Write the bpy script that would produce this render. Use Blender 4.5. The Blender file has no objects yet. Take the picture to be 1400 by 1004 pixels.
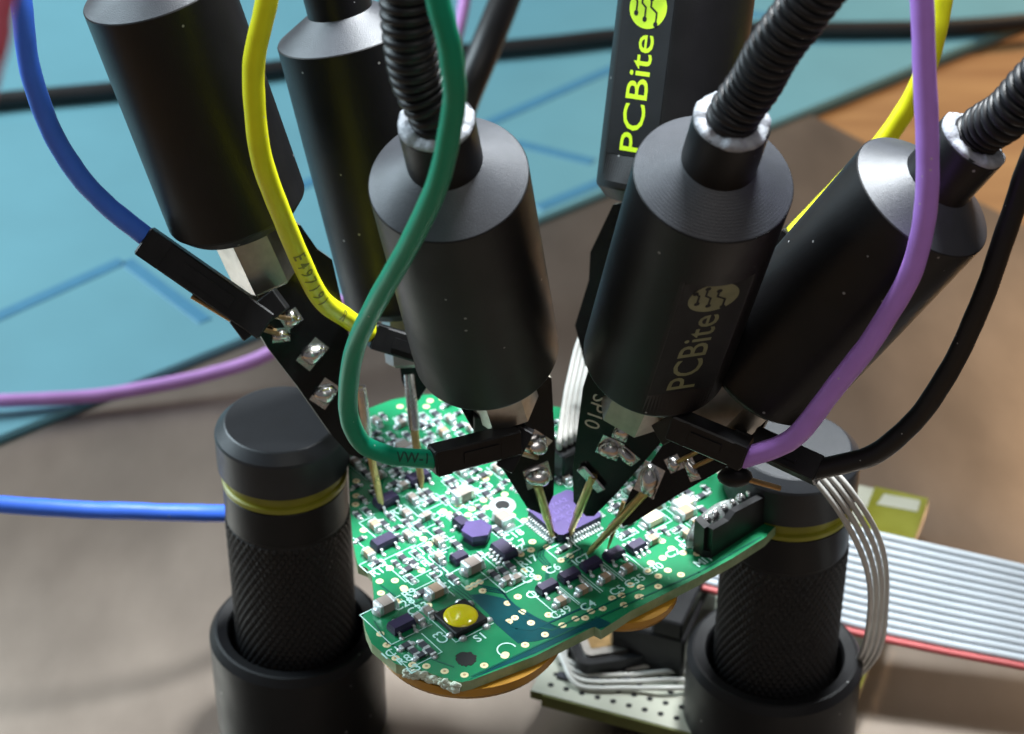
import bpy, bmesh, math, random
from mathutils import Vector as V, Matrix
random.seed(7)
PI = math.pi
S = 0.001                       # everything below is written in millimetres
scene = bpy.context.scene
C = scene.collection

# ------------------------------------------------------------------ camera
FPX, PITCH = 3000.0, math.radians(35)
FW = V((0, math.cos(PITCH), -math.sin(PITCH)))
UP = V((0, math.sin(PITCH), math.cos(PITCH)))
RT = V((1, 0, 0))
ZB = 52.0                       # height of the circuit board's top face
def ray(u, v): return FW + RT * ((u - 700) / FPX) - UP * ((v - 502) / FPX)
CAM = V((0, 0, ZB)) - ray(765, 740) * 300
def PD(u, v, d): return CAM + ray(u, v) * d
def PZ(u, v, z=ZB):
    r = ray(u, v); return CAM + r * ((z - CAM.z) / r.z)

cd = bpy.data.cameras.new('camera'); cam = bpy.data.objects.new('camera', cd); C.objects.link(cam)
cam.location = CAM * S; cam.rotation_euler = (PI / 2 - PITCH, 0, 0)
cd.sensor_width = 36; cd.lens = FPX / 1400 * 36
cd.clip_start = 0.01; cd.clip_end = 20
cd.dof.use_dof = True; cd.dof.focus_distance = 0.272; cd.dof.aperture_fstop = cd.lens / 2.3
scene.camera = cam

# ------------------------------------------------------------------ world, lamps, exposure
w = bpy.data.worlds.new('World'); scene.world = w; w.use_nodes = True
w.node_tree.nodes['Background'].inputs[0].default_value = (0.62, 0.60, 0.62, 1)
w.node_tree.nodes['Background'].inputs[1].default_value = 0.19
def area(name, loc, target, size, power, col):
    l = bpy.data.lights.new(name, 'AREA'); l.shape = 'DISK'; l.size = size * S; l.energy = power; l.color = col
    o = bpy.data.objects.new(name, l); C.objects.link(o); o.location = V(loc) * S
    o.rotation_euler = (V(target) - V(loc)).to_track_quat('-Z', 'Y').to_euler(); return o
def spot(name, loc, target, power, col, deg, soft):
    l = bpy.data.lights.new(name, 'SPOT'); l.energy = power; l.color = col; l.spot_size = math.radians(deg); l.spot_blend = 0.7; l.shadow_soft_size = soft * S
    o = bpy.data.objects.new(name, l); C.objects.link(o); o.location = V(loc) * S
    o.rotation_euler = (V(target) - V(loc)).to_track_quat('-Z', 'Y').to_euler(); return o
spot('bench_lamp', (45, 100, 335), (-3, -8, 50), 14.0, (0.93, 0.98, 1.0), 37, 40)
area('plate_reflection_fill', (-520, 700, 780), (-60, 60, 0), 900, 1.15, (1.0, 0.97, 0.94))  # added unseen panel, mirrored in the plate for its bright-to-dark gradient
area('mat_fill_light', (-520, 260, 420), (-90, 230, 0), 360, 6.6, (0.74, 0.91, 1.0))  # added cool fill from the left to brighten the mat
area('ceiling_light', (150, -350, 650), (0, 40, 30), 300, 0.7, (1.0, 0.94, 0.88))
spot('desk_lamp', (330, 470, 330), (150, 232, 0), 6.0, (1.0, 0.70, 0.42), 36, 25)
scene.view_settings.view_transform = 'Standard'; scene.view_settings.look = 'None'
scene.view_settings.exposure = 0.0; scene.view_settings.gamma = 1.0

# ------------------------------------------------------------------ materials
def mat(name, col, rough=0.5, metal=0.0, var=0.12, vscale=400, bump=0.0, bscale=2500, spec=0.5, coat=0.0, trans=0.0, col2=None, stretch=None, sss=0.0, rv=1.0):
    m = bpy.data.materials.new(name); m.use_nodes = True; nt = m.node_tree; N = nt.nodes; L = nt.links
    b = N['Principled BSDF']
    tc = N.new('ShaderNodeTexCoord'); src = tc.outputs['Object']
    if stretch:
        mp = N.new('ShaderNodeMapping'); mp.inputs['Scale'].default_value = stretch; L.new(src, mp.inputs[0]); src = mp.outputs[0]
    nz = N.new('ShaderNodeTexNoise'); nz.inputs['Scale'].default_value = vscale; nz.inputs['Detail'].default_value = 5
    L.new(src, nz.inputs['Vector'])
    rp = N.new('ShaderNodeValToRGB')
    a = tuple(max(0, c * (1 - var)) for c in col); c2 = col2 or tuple(min(1, c * (1 + var)) for c in col)
    rp.color_ramp.elements[0].color = (*a, 1); rp.color_ramp.elements[1].color = (*c2, 1)
    rp.color_ramp.elements[0].position = 0.3; rp.color_ramp.elements[1].position = 0.7
    L.new(nz.outputs['Fac'], rp.inputs[0]); L.new(rp.outputs[0], b.inputs['Base Color'])
    b.inputs['Metallic'].default_value = metal; b.inputs['Roughness'].default_value = rough
    b.inputs['Specular IOR Level'].default_value = spec; b.inputs['Coat Weight'].default_value = coat
    b.inputs['Coat Roughness'].default_value = 0.12
    b.inputs['Transmission Weight'].default_value = trans
    if sss:
        b.inputs['Subsurface Weight'].default_value = sss; b.inputs['Subsurface Radius'].default_value = (0.001, 0.001, 0.001)
    # roughness wear
    mr = N.new('ShaderNodeMapRange'); mr.inputs['To Min'].default_value = max(0.03, rough - 0.07 * rv); mr.inputs['To Max'].default_value = min(1, rough + 0.1 * rv)
    n2 = N.new('ShaderNodeTexNoise'); n2.inputs['Scale'].default_value = vscale * 0.37; n2.inputs['Detail'].default_value = 6
    L.new(src, n2.inputs['Vector']); L.new(n2.outputs['Fac'], mr.inputs['Value']); L.new(mr.outputs[0], b.inputs['Roughness'])
    if bump:
        n3 = N.new('ShaderNodeTexNoise'); n3.inputs['Scale'].default_value = bscale; n3.inputs['Detail'].default_value = 3
        L.new(src, n3.inputs['Vector'])
        bp = N.new('ShaderNodeBump'); bp.inputs['Strength'].default_value = bump; bp.inputs['Distance'].default_value = 0.0002
        L.new(n3.outputs['Fac'], bp.inputs['Height']); L.new(bp.outputs[0], b.inputs['Normal'])
    return m

def wood_mat():
    m = mat('desk_wood', (0.36, 0.17, 0.065), 0.45, col2=(0.47, 0.25, 0.10), vscale=60, stretch=(0.25, 2.4, 1), bump=0.1, bscale=300)
    return m

M = {}
M['wood'] = wood_mat()
M['mat'] = mat('silicone_mat', (0.145, 0.345, 0.40), 0.5, var=0.06, vscale=40, bump=0.15, bscale=900)
M['matline'] = mat('silicone_ridge', (0.065, 0.23, 0.36), 0.5, var=0.05)
M['steel'] = mat('brushed_steel', (0.30, 0.252, 0.212), 0.36, metal=0.86, var=0.16, vscale=70, stretch=(1.0, 0.5, 1), rv=1.5, bump=0.05, bscale=1800)
M['anod'] = mat('black_anodised', (0.007, 0.007, 0.008), 0.40, var=0.15, vscale=250, bump=0.12, bscale=6000, spec=0.3, rv=2.4)
def dusty(m, amt=0.72, scale=900):
    nt = m.node_tree; N = nt.nodes; L = nt.links; b = N['Principled BSDF']; old = b.inputs['Base Color'].links[0].from_socket
    tc = N.new('ShaderNodeTexCoord'); vo = N.new('ShaderNodeTexVoronoi'); vo.inputs['Scale'].default_value = scale; L.new(tc.outputs['Object'], vo.inputs['Vector'])
    sep = N.new('ShaderNodeSeparateColor'); L.new(vo.outputs['Color'], sep.inputs[0])
    g1 = N.new('ShaderNodeMath'); g1.operation = 'GREATER_THAN'; g1.inputs[1].default_value = 0.965; L.new(sep.outputs[0], g1.inputs[0])
    g2 = N.new('ShaderNodeMath'); g2.operation = 'LESS_THAN'; g2.inputs[1].default_value = 0.17; L.new(vo.outputs['Distance'], g2.inputs[0])
    mu = N.new('ShaderNodeMath'); mu.operation = 'MULTIPLY'; L.new(g1.outputs[0], mu.inputs[0]); L.new(g2.outputs[0], mu.inputs[1])
    mx = N.new('ShaderNodeMix'); mx.data_type = 'RGBA'; L.new(mu.outputs[0], mx.inputs[0]); L.new(old, mx.inputs[6]); mx.inputs[7].default_value = (*[min(0.6, c + 0.25) for c in m.node_tree.nodes['Color Ramp'].color_ramp.elements[0].color[:3]], 1)
    L.new(mx.outputs[2], b.inputs['Base Color'])
dusty(M['anod'])
M['anod2'] = mat('black_turned', (0.036, 0.039, 0.047), 0.42, metal=0.12, var=0.1, vscale=500, bump=0.25, bscale=7000, spec=0.5)
M['knurl'] = mat('black_knurled', (0.010, 0.010, 0.011), 0.45, var=0.2, vscale=900, spec=0.4)
M['cap'] = mat('black_cap', (0.016, 0.018, 0.022), 0.42, var=0.12, vscale=300, bump=0.15, bscale=6000)
M['ring'] = mat('yellow_ring', (0.25, 0.24, 0.012), 0.4, var=0.1)
M['neck'] = mat('gooseneck_black', (0.010, 0.010, 0.012), 0.42, var=0.2, vscale=300, spec=0.32)
M['glue'] = mat('white_glue', (0.30, 0.315, 0.35), 0.5, var=0.25, vscale=900, bump=0.6, bscale=2500)
M['nut'] = mat('nickel', (0.50, 0.47, 0.43), 0.33, metal=1.0, var=0.12, vscale=700)
M['solder'] = mat('solder', (0.74, 0.74, 0.74), 0.24, metal=1.0, var=0.12, vscale=1500, bump=0.10, bscale=1400)
M['tin'] = mat('tinned_pad', (0.62, 0.67, 0.68), 0.3, metal=0.65, var=0.15, vscale=1500, bump=0.2, bscale=3000)
M['gold'] = mat('gold_needle', (0.62, 0.47, 0.20), 0.28, metal=0.85, var=0.15, vscale=800)
M['brass'] = mat('brass_pin', (0.42, 0.27, 0.12), 0.3, metal=0.9, var=0.2, vscale=800)
M['via'] = mat('via_gold', (0.80, 0.70, 0.42), 0.35, metal=0.35, var=0.12, vscale=1500)
M['viahole'] = mat('via_centre', (0.45, 0.30, 0.14), 0.5, var=0.2, vscale=1500)
M['pboard'] = mat('black_soldermask', (0.006, 0.0065, 0.007), 0.22, var=0.3, vscale=400, spec=0.32)
M['pedge'] = mat('probe_board_edge_lit', (0.33, 0.31, 0.25), 0.5, var=0.2, vscale=700)  # board edge, lightened to paint in its backlighting
M['plastic'] = mat('black_plastic', (0.010, 0.010, 0.011), 0.38, var=0.2, vscale=500, bump=0.08, bscale=5000, spec=0.3)
M['mask'] = mat('green_soldermask', (0.004, 0.155, 0.062), 0.24, col2=(0.012, 0.21, 0.085), vscale=120, bump=0.05, bscale=1500)
M['mask_dark'] = mat('green_soldermask_bare', (0.003, 0.055, 0.065), 0.2, var=0.15, vscale=200)
M['mask_line'] = mat('trace_green', (0.004, 0.085, 0.055), 0.22, var=0.1, vscale=300)
M['fibre'] = mat('board_edge_fibre', (0.16, 0.28, 0.12), 0.5, col2=(0.36, 0.44, 0.26), vscale=260, bump=0.4, bscale=1500)
M['chip_edge'] = mat('chipped_fibre', (0.62, 0.70, 0.58), 0.8, var=0.25, vscale=900, bump=0.9, bscale=1600)
M['silk'] = mat('silkscreen', (0.46, 0.74, 0.68), 0.5, var=0.1, vscale=900)
M['amber'] = mat('amber_plastic', (0.42, 0.20, 0.010), 0.28, col2=(0.60, 0.30, 0.02), vscale=80, coat=0.3, sss=0.15)
M['ic'] = mat('ic_violet_sheen', (0.020, 0.012, 0.050), 0.42, var=0.2, vscale=500, bump=0.15, bscale=5000)  # black package, violet sheen painted into the colour
M['ic2'] = mat('ic_violet_sheen_lit', (0.058, 0.034, 0.155), 0.42, var=0.12, vscale=400, bump=0.15, bscale=5000)  # brighter copy: violet sheen and light on the top painted in
M['ictext'] = mat('ic_print', (0.13, 0.09, 0.30), 0.5)
M['capt'] = mat('capacitor_tan', (0.36, 0.25, 0.17), 0.45, var=0.2, vscale=300)
M['capg'] = mat('capacitor_grey', (0.27, 0.225, 0.195), 0.45, var=0.2, vscale=300)
M['res'] = mat('resistor_black', (0.035, 0.037, 0.05), 0.35, var=0.3, vscale=300)
M['beige'] = mat('component_beige', (0.70, 0.60, 0.40), 0.45, var=0.15, vscale=300)
M['dome'] = mat('switch_dome', (0.62, 0.52, 0.008), 0.12, var=0.10, vscale=200, coat=0.6)
M['hole'] = mat('hole_black', (0.004, 0.004, 0.004), 0.8)
M['perf'] = mat('perfboard', (0.38, 0.38, 0.31), 0.5, var=0.12, vscale=120)
M['kapton'] = mat('kapton', (0.24, 0.23, 0.015), 0.18, col2=(0.36, 0.36, 0.06), vscale=90, coat=0.5, trans=0.35)
M['olive'] = mat('perfboard_edge', (0.12, 0.13, 0.03), 0.5)
M['rib'] = mat('ribbon_grey', (0.46, 0.50, 0.54), 0.45, var=0.06, vscale=100)
M['ribred'] = mat('ribbon_red', (0.50, 0.10, 0.10), 0.45, var=0.1, vscale=100)
M['white'] = mat('wire_white', (0.52, 0.51, 0.48), 0.4, var=0.08, vscale=200)
M['clear'] = mat('clear_glue', (0.50, 0.53, 0.53), 0.15, var=0.3, vscale=900, trans=0.7, bump=0.9, bscale=1100)
M['cable'] = mat('black_cable', (0.010, 0.010, 0.011), 0.45, var=0.2, vscale=100)
M['print_green'] = mat('print_lime', (0.62, 0.90, 0.02), 0.4, var=0.05)
M['print_shaded'] = mat('print_shaded', (0.20, 0.21, 0.10), 0.5, var=0.2, vscale=500)  # lime print with the shade painted into its colour
M['label'] = mat('label_black', (0.009, 0.010, 0.012), 0.55, var=0.15, vscale=400, bump=0.1, bscale=5000, spec=0.22)
M['ptext'] = mat('probe_print', (0.70, 0.68, 0.58), 0.5)
def wirem(n, c): M[n] = mat('silicone_' + n, c, 0.42, var=0.06, vscale=250, bump=0.08, bscale=3000, spec=0.4)
wirem('blue', (0.05, 0.17, 0.80)); wirem('yellow', (0.80, 0.80, 0.012)); wirem('green', (0.0, 0.27, 0.145))
wirem('violet', (0.50, 0.25, 0.80)); wirem('black', (0.010, 0.010, 0.011)); wirem('pink', (0.62, 0.30, 0.68)); wirem('rose', (0.62, 0.12, 0.18))
for k_ in ('blue', 'yellow', 'green', 'violet', 'black'): dusty(M[k_], scale=1300)
M['print_dark'] = mat('wire_print', (0.30, 0.30, 0.02), 0.6)
M['print_dark2'] = mat('wire_print_green', (0.0, 0.07, 0.04), 0.6)

# ------------------------------------------------------------------ mesh builder
class MB:
    def __init__(s): s.v = []; s.f = []; s.m = []; s.sm = []
    def add(s, vs, fs, mi=0, smooth=False):
        o = len(s.v); s.v += [V(p) for p in vs]
        for f in fs: s.f.append([i + o for i in f]); s.m.append(mi); s.sm.append(smooth)
        return s
    def box(s, c, ax, ay, az, mi=0, ch=0.0):
        """c centre; ax, ay, az half-extent vectors; ch = chamfer on the four edges along ax"""
        c, ax, ay, az = V(c), V(ax), V(ay), V(az)
        if not ch:
            vs = [c + ax * i + ay * j + az * k for i in (-1, 1) for j in (-1, 1) for k in (-1, 1)]
            return s.add(vs, [(0, 1, 3, 2), (4, 6, 7, 5), (0, 4, 5, 1), (2, 3, 7, 6), (0, 2, 6, 4), (1, 5, 7, 3)], mi)
        a = min(1, ch / ay.length); b = min(1, ch / az.length); l = min(0.5, ch / ax.length)
        prof = [(1 - a, 1), (-1 + a, 1), (-1, 1 - b), (-1, -1 + b), (-1 + a, -1), (1 - a, -1), (1, -1 + b), (1, 1 - b)]
        vs = []
        for i, sc in ((-1, 0), (-1 + l, 1), (1 - l, 1), (1, 0)):
            for (j, k) in prof:
                if sc == 0: j *= (1 - a); k *= (1 - b)
                vs.append(c + ax * i + ay * j + az * k)
        fs = []
        for r in range(3):
            for q in range(8): fs.append((r * 8 + q, r * 8 + (q + 1) % 8, r * 8 + 8 + (q + 1) % 8, r * 8 + 8 + q))
        fs.append(tuple(range(7, -1, -1))); fs.append(tuple(range(24, 32)))
        return s.add(vs, fs, mi)
    def prism(s, pts, d, mi=0, side=None):
        """pts: planar loop; extruded by vector d"""
        n = len(pts); pts = [V(p) for p in pts]; d = V(d)
        nn = V((0, 0, 0))
        for i in range(n): nn += pts[i].cross(pts[(i + 1) % n])
        if nn.dot(d) < 0: pts.reverse()
        s.add(pts + [p + d for p in pts], [tuple(range(n, 2 * n)), tuple(range(n - 1, -1, -1))], mi)
        o = len(s.v) - 2 * n
        for i in range(n):
            j = (i + 1) % n; s.f.append([o + i, o + j, o + n + j, o + n + i]); s.m.append(mi if side is None else side); s.sm.append(False)
        return s
    def lathe(s, o, a, prof, seg=48, mi=0, ref=None, capb=True, capt=True, smooth=True, clamp=None):
        """prof: (t along axis, r) or (t, r, mi); sharp corners are split by doubled rings"""
        o, a = V(o), V(a).normalized(); x, y = frame(a, ref)
        for i in range(len(prof) - 1):
            t0, r0 = prof[i][:2]; t1, r1 = prof[i + 1][:2]; m = prof[i][2] if len(prof[i]) > 2 else mi
            vs = []
            for t, r in ((t0, r0), (t1, r1)):
                for k in range(seg):
                    q = 2 * PI * k / seg; px, py = r * math.cos(q), r * math.sin(q)
                    if clamp: px = min(px, clamp(t))
                    vs.append(o + a * t + x * px + y * py)
            s.add(vs, [(k, (k + 1) % seg, seg + (k + 1) % seg, seg + k) for k in range(seg)], m, smooth)
        for flag, (t, r), rev in ((capb, prof[0][:2], True), (capt, prof[-1][:2], False)):
            if flag and r > 1e-4:
                vs = [o + a * t + x * min(r * math.cos(2 * PI * k / seg), clamp(t) if clamp else 1e9) + y * r * math.sin(2 * PI * k / seg) for k in range(seg)]
                s.add(vs, [tuple(range(seg - 1, -1, -1)) if rev else tuple(range(seg))], mi)
        return s
    def tube(s, pts, rad, seg=14, mi=0, cap=True):
        pts = [V(p) for p in pts]; n = len(pts)
        R = rad if callable(rad) else (lambda i: rad[i] if isinstance(rad, (list, tuple)) else rad)
        t = (pts[1] - pts[0]).normalized(); x, _ = frame(t)
        vs = []
        for i, p in enumerate(pts):
            t = (pts[min(i + 1, n - 1)] - pts[max(i - 1, 0)]).normalized()
            x = (x - t * x.dot(t)).normalized(); y = t.cross(x)
            for k in range(seg):
                q = 2 * PI * k / seg; vs.append(p + (x * math.cos(q) + y * math.sin(q)) * R(i))
        fs = [(i * seg + k, i * seg + (k + 1) % seg, (i + 1) * seg + (k + 1) % seg, (i + 1) * seg + k) for i in range(n - 1) for k in range(seg)]
        s.add(vs, fs, mi, True)
        if cap: s.add(vs[:seg] + vs[-seg:], [tuple(range(seg - 1, -1, -1)), tuple(range(seg, 2 * seg))], mi)
        return s
    def blob(s, c, ax, ay, az, mi=0, seg=14, rings=8, low=-0.25, wob=0.0):
        vs = []; c, ax, ay, az = V(c), V(ax), V(ay), V(az); ph = random.random() * 6
        for i in range(rings + 1):
            f = low + (1 - low) * i / rings; f = math.sin(f * PI / 2) if f > 0 else f
            r = math.sqrt(max(0, 1 - f * f))
            for k in range(seg):
                q = 2 * PI * k / seg; rr = r * (1 + wob * math.sin(2 * q + ph) + wob * 0.6 * math.sin(3 * q + 2 * ph))
                vs.append(c + ax * math.cos(q) * rr + ay * math.sin(q) * rr + az * f)
        s.add(vs, [(i * seg + k, i * seg + (k + 1) % seg, (i + 1) * seg + (k + 1) % seg, (i + 1) * seg + k) for i in range(rings) for k in range(seg)], mi, True)
        return s
    def mesh(s, name, mats, org=V((0, 0, 0))):
        me = bpy.data.meshes.new(name)
        me.from_pydata([(p - org) * S for p in s.v], [], s.f)
        for m in (mats if isinstance(mats, (list, tuple)) else [mats]): me.materials.append(M[m] if isinstance(m, str) else m)
        me.polygons.foreach_set('material_index', s.m); me.polygons.foreach_set('use_smooth', s.sm)
        bm = bmesh.new(); bm.from_mesh(me); bmesh.ops.recalc_face_normals(bm, faces=bm.faces); bm.to_mesh(me); bm.free()
        me.update(); return me
    def build(s, name, mats, parent=None, org=None):
        """verts are world mm; the object's own origin sits at org (or on its parent's origin)"""
        base = wloc(parent) if parent else V((0, 0, 0))
        o_ = V(org) if org is not None else base
        ob = bpy.data.objects.new(name, s.mesh(name, mats, o_)); C.objects.link(ob)
        ob.location = (o_ - base) * S
        if parent: ob.parent = parent
        ORG[ob.name] = o_; return ob
ORG = {}
def wloc(o): return ORG[o.name]
def frame(a, ref=None):
    a = V(a).normalized(); r = V(ref) if ref is not None else (V((0, 0, 1)) if abs(a.z) < 0.9 else V((1, 0, 0)))
    x = (r - a * r.dot(a)).normalized(); return x, a.cross(x)
def thing(name, label, cat, loc, group=None):
    o = bpy.data.objects.new(name, None); C.objects.link(o); o.location = V(loc) * S; o.empty_display_size = 0.005
    ORG[o.name] = V(loc); return tag(o, label, cat, group)
def tag(o, label, cat, group=None):
    o['label'] = label; o['category'] = cat
    if group: o['group'] = group
    return o
def inst(name, me, parent, loc, rz=0, mtx=None):
    o = bpy.data.objects.new(name, me); C.objects.link(o); o.parent = parent
    if mtx is None:
        o.location = (V(loc) - wloc(parent)) * S; o.rotation_euler = (0, 0, rz)
    ORG[o.name] = V(loc); return o
def spline(pts, n=14):
    pts = [V(p) for p in pts]; P = [pts[0] * 2 - pts[1]] + pts + [pts[-1] * 2 - pts[-2]]; out = []
    for i in range(1, len(P) - 2):
        p0, p1, p2, p3 = P[i - 1:i + 3]
        for k in range(n):
            t = k / n
            out.append(0.5 * ((2 * p1) + (p2 - p0) * t + (2 * p0 - 5 * p1 + 4 * p2 - p3) * t * t + (3 * p1 - p0 - 3 * p2 + p3) * t ** 3))
    out.append(pts[-1]); return out
def resample(pts, step):
    out = [pts[0]]; acc = 0
    for a, b in zip(pts, pts[1:]):
        L = (b - a).length; d = step - acc
        while d <= L:
            out.append(a + (b - a) * (d / L)); d += step
        acc = (acc + L) % step if L else acc
    return out
_tc = {}
def glyphs(txt, size, bold=0.0, fine=0):
    key = (txt, size, bold, fine)
    if key in _tc: return _tc[key]
    cu = bpy.data.curves.new('t', 'FONT'); cu.body = txt; cu.size = size; cu.resolution_u = 3; cu.offset = bold; cu.align_x = 'CENTER'; cu.align_y = 'CENTER'
    o = bpy.data.objects.new('t', cu); C.objects.link(o)
    dg = bpy.context.evaluated_depsgraph_get(); me = bpy.data.meshes.new_from_object(o.evaluated_get(dg))
    if fine:
        bm = bmesh.new(); bm.from_mesh(me); bmesh.ops.triangulate(bm, faces=bm.faces)
        for _ in range(4):
            es = [e for e in bm.edges if e.calc_length() > fine]
            if not es: break
            bmesh.ops.subdivide_edges(bm, edges=es, cuts=1); bmesh.ops.triangulate(bm, faces=bm.faces)
        bm.to_mesh(me); bm.free()
    r = ([V(v.co) for v in me.vertices], [tuple(p.vertices) for p in me.polygons])
    bpy.data.objects.remove(o); bpy.data.curves.remove(cu); bpy.data.meshes.remove(me)
    _tc[key] = r; return r
def put_text(mb, txt, size, c, x, y, n, mi=0, bold=0.0, lift=0.0):
    vs, fs = glyphs(txt, size, bold); c, x, y, n = V(c), V(x), V(y), V(n)
    mb.add([c + x * p.x + y * p.y + n * lift for p in vs], fs, mi); return mb

# ------------------------------------------------------------------ the setting: desk, plate, mat
def struct(o): o['kind'] = 'structure'; return o
struct(MB().box((0, 150, -10), (700, 0, 0), (0, 700, 0), (0, 0, 10)).build('desk', 'wood'))
pa = math.radians(38.9); pe = V((math.cos(pa), math.sin(pa), 0)); pn = V((-pe.y, pe.x, 0))
corner = PZ(1107, 155, 1.5) + pn * 3.5; corner.z = 0
pc = corner - pe * 170 - pn * 125
plate = MB().box(pc + V((0, 0, 0.9)), pe * 170, pn * 125, (0, 0, 0.7), ch=0.3).build('steel_base_plate', 'steel')
tag(plate, 'brushed steel base plate lying on the wooden desk beside the teal mat', 'base plate')
# silicone mat beyond the plate
ma = PZ(0, 598, 3); mb_ = PZ(1400, 30, 3); md = (mb_ - ma).normalized(); mn = V((-md.y, md.x, 0))
mc = (ma + mb_) / 2; mc.z = 1.5
mat_o = thing('silicone_mat', 'teal blue silicone work mat with moulded blue ridge lines', 'mat', (mc.x, mc.y, 0))
MB().box(mc + mn * 170, md * 330, mn * 170, (0, 0, 1.5), ch=0.6).build('sheet', 'mat', mat_o)
def ridge(pts, wd=3.2):
    pts = [PZ(u, v, 3.0) for u, v in pts]; b = MB()
    for p, q in zip(pts, pts[1:]):
        d = (q - p); n = V((-d.y, d.x, 0)).normalized()
        b.box((p + q) / 2 + V((0, 0, -0.15)), d / 2, n * wd / 2, (0, 0, 0.35), ch=0.2)
    b.build('ridge', 'matline', mat_o)
ridge([(-40, 450), (168, 357)]); ridge([(172, 357), (282, 440)]); ridge([(665, 170), (842, 92)]); ridge([(705, 196), (812, 222)])
ridge([(395, 262), (560, 190)]); ridge([(735, 285), (832, 245)]); ridge([(985, 15), (1120, 30)]); ridge([(1260, 0), (1330, -20)], 2)
# black cable across the mat
cab = [(-60, 148), (0, 138), (170, 122), (400, 92), (560, 78), (740, 62), (850, 50), (1010, 42), (1180, 41), (1300, 38), (1420, 28), (1500, 15)]
cb = MB().tube(spline([PZ(u, v, 5.1) for u, v in cab], 10), 2.1, 12).build('power_cable', 'cable')
tag(cb, 'long black cable lying across the teal mat', 'cable')
MB_ = MB().tube(spline([PD(715, -70, 420), PD(690, 0, 405), PD(660, 75, 398), PD(630, 150, 400), PD(600, 260, 415), PD(590, 340, 440), PZ(600, 375, 4.0), PZ(680, 395, 4.0)], 10), 2.9, 14).build('instrument_lead', 'cable')
tag(MB_, 'thick black lead coming down behind the middle probe', 'cable')

# ------------------------------------------------------------------ PCB holders
RL = {}
def holder(name, label, px, tilt=(0, 0)):
    p = PZ(*px); x0, y0 = p.x, p.y
    t = thing(name, label, 'board holder', (x0, y0, 1.6), 'knurled board holders clamping the green board')
    a = V((0, 0, 1)); o = V((x0, y0, 0))
    MB().lathe(o, a, [(1.6, 12.6), (2.4, 13.1), (20.2, 13.1), (21.4, 12.3), (21.5, 11.9), (21.2, 10.4), (20.4, 10.1), (9, 10.1)], 96, capt=False).build('base_cup', 'anod', t)
    # knurled sleeve
    b = MB(); nt, z0, z1 = 420, 14.0, 43.6; nz = 190; vs = []; K = 52; pit = 2 * PI * 9.1 / K
    for j in range(nz + 1):
        z = z0 + (z1 - z0) * j / nz
        for k in range(nt):
            q = k / nt
            u1 = (q * K + z / pit * 0.62) % 1; u2 = (q * K - z / pit * 0.62) % 1
            e = min(abs(u1 - 0.5), abs(u2 - 0.5))
            h = -0.30 * max(0, 1 - e * 2.6)
            if z > z1 - 0.5: h = min(h, -0.3)
            h += random.uniform(-0.025, 0.015)
            vs.append((x0 + (9.15 + h) * math.cos(q * 2 * PI), y0 + (9.15 + h) * math.sin(q * 2 * PI), z))
    b.add(vs, [(j * nt + k, j * nt + (k + 1) % nt, (j + 1) * nt + (k + 1) % nt, (j + 1) * nt + k) for j in range(nz) for k in range(nt)], 0, False)
    b.build('knurled_sleeve', 'knurl', t)
    MB().lathe(o, a, [(43.4, 8.8), (43.7, 8.95), (49.3, 8.95), (49.55, 8.6)], 72).build('collar', 'anod', t)
    MB().lathe(o, a, [(49.5, 8.7), (49.65, 9.0), (50.3, 9.0), (50.45, 8.7)], 72).build('washer', 'ring', t)
    MB().lathe(o, a, [(50.3, 8.55), (51.9, 8.55)], 72).build('stem', 'ring', t)
    MB().lathe(o, a, [(51.7, 8.7), (51.85, 9.0), (52.2, 9.0), (52.3, 8.7)], 72).build('washer', 'ring', t)
    MB().lathe(o, a, [(52.25, 9.0), (52.6, 9.45), (58.0, 9.45), (58.4, 9.3), (59.7, 8.05), (59.85, 7.8)], 96).build('top_cap', 'cap', t)
    return t
holder('board_holder', 'black knurled board holder standing beside the notched board edge, clear of any wires', (388, 633))
holder('board_holder', 'black knurled board holder with thin white wires running over its cap', (1080, 668))

# ------------------------------------------------------------------ the green circuit board
BA = math.radians(37.6); E1 = V((math.cos(BA), math.sin(BA), 0)); E2 = V((-E1.y, E1.x, 0)); EZ = V((0, 0, 1))
board = thing('circuit_board', 'green populated circuit board clamped between the two knurled holders', 'circuit board', (0, 0, ZB - 1.6))
out_px = [(476, 640), (478, 690), (483, 745), (489, 772), (502, 777), (508, 784), (511, 815), (510, 832), (503, 836), (496, 842), (500, 862), (508, 880), (522, 892), (541, 908), (580, 918), (618, 931), (632, 933), (645, 930),
          (732, 897), (812, 857), (822, 862), (836, 853), (862, 836), (955, 789), (1002, 763), (1046, 735), (1061, 719), (1060, 710), (1040, 690), (985, 650), (900, 604), (800, 563), (700, 546), (610, 539), (570, 540), (535, 547), (500, 560), (482, 580), (476, 605)]
outline = [PZ(u, v) for u, v in out_px]
MB().prism([p - EZ * 1.6 for p in outline], EZ * 1.6, 0, 1).build('substrate', ['mask', 'fibre'], board)
def bp(u, v, z=0.0): return PZ(u, v) + EZ * z
def flat(name, m, pts, h=0.03):
    MB().prism([PZ(u, v) + EZ * 0.002 for u, v in pts], EZ * h).build(name, m, board)
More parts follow.
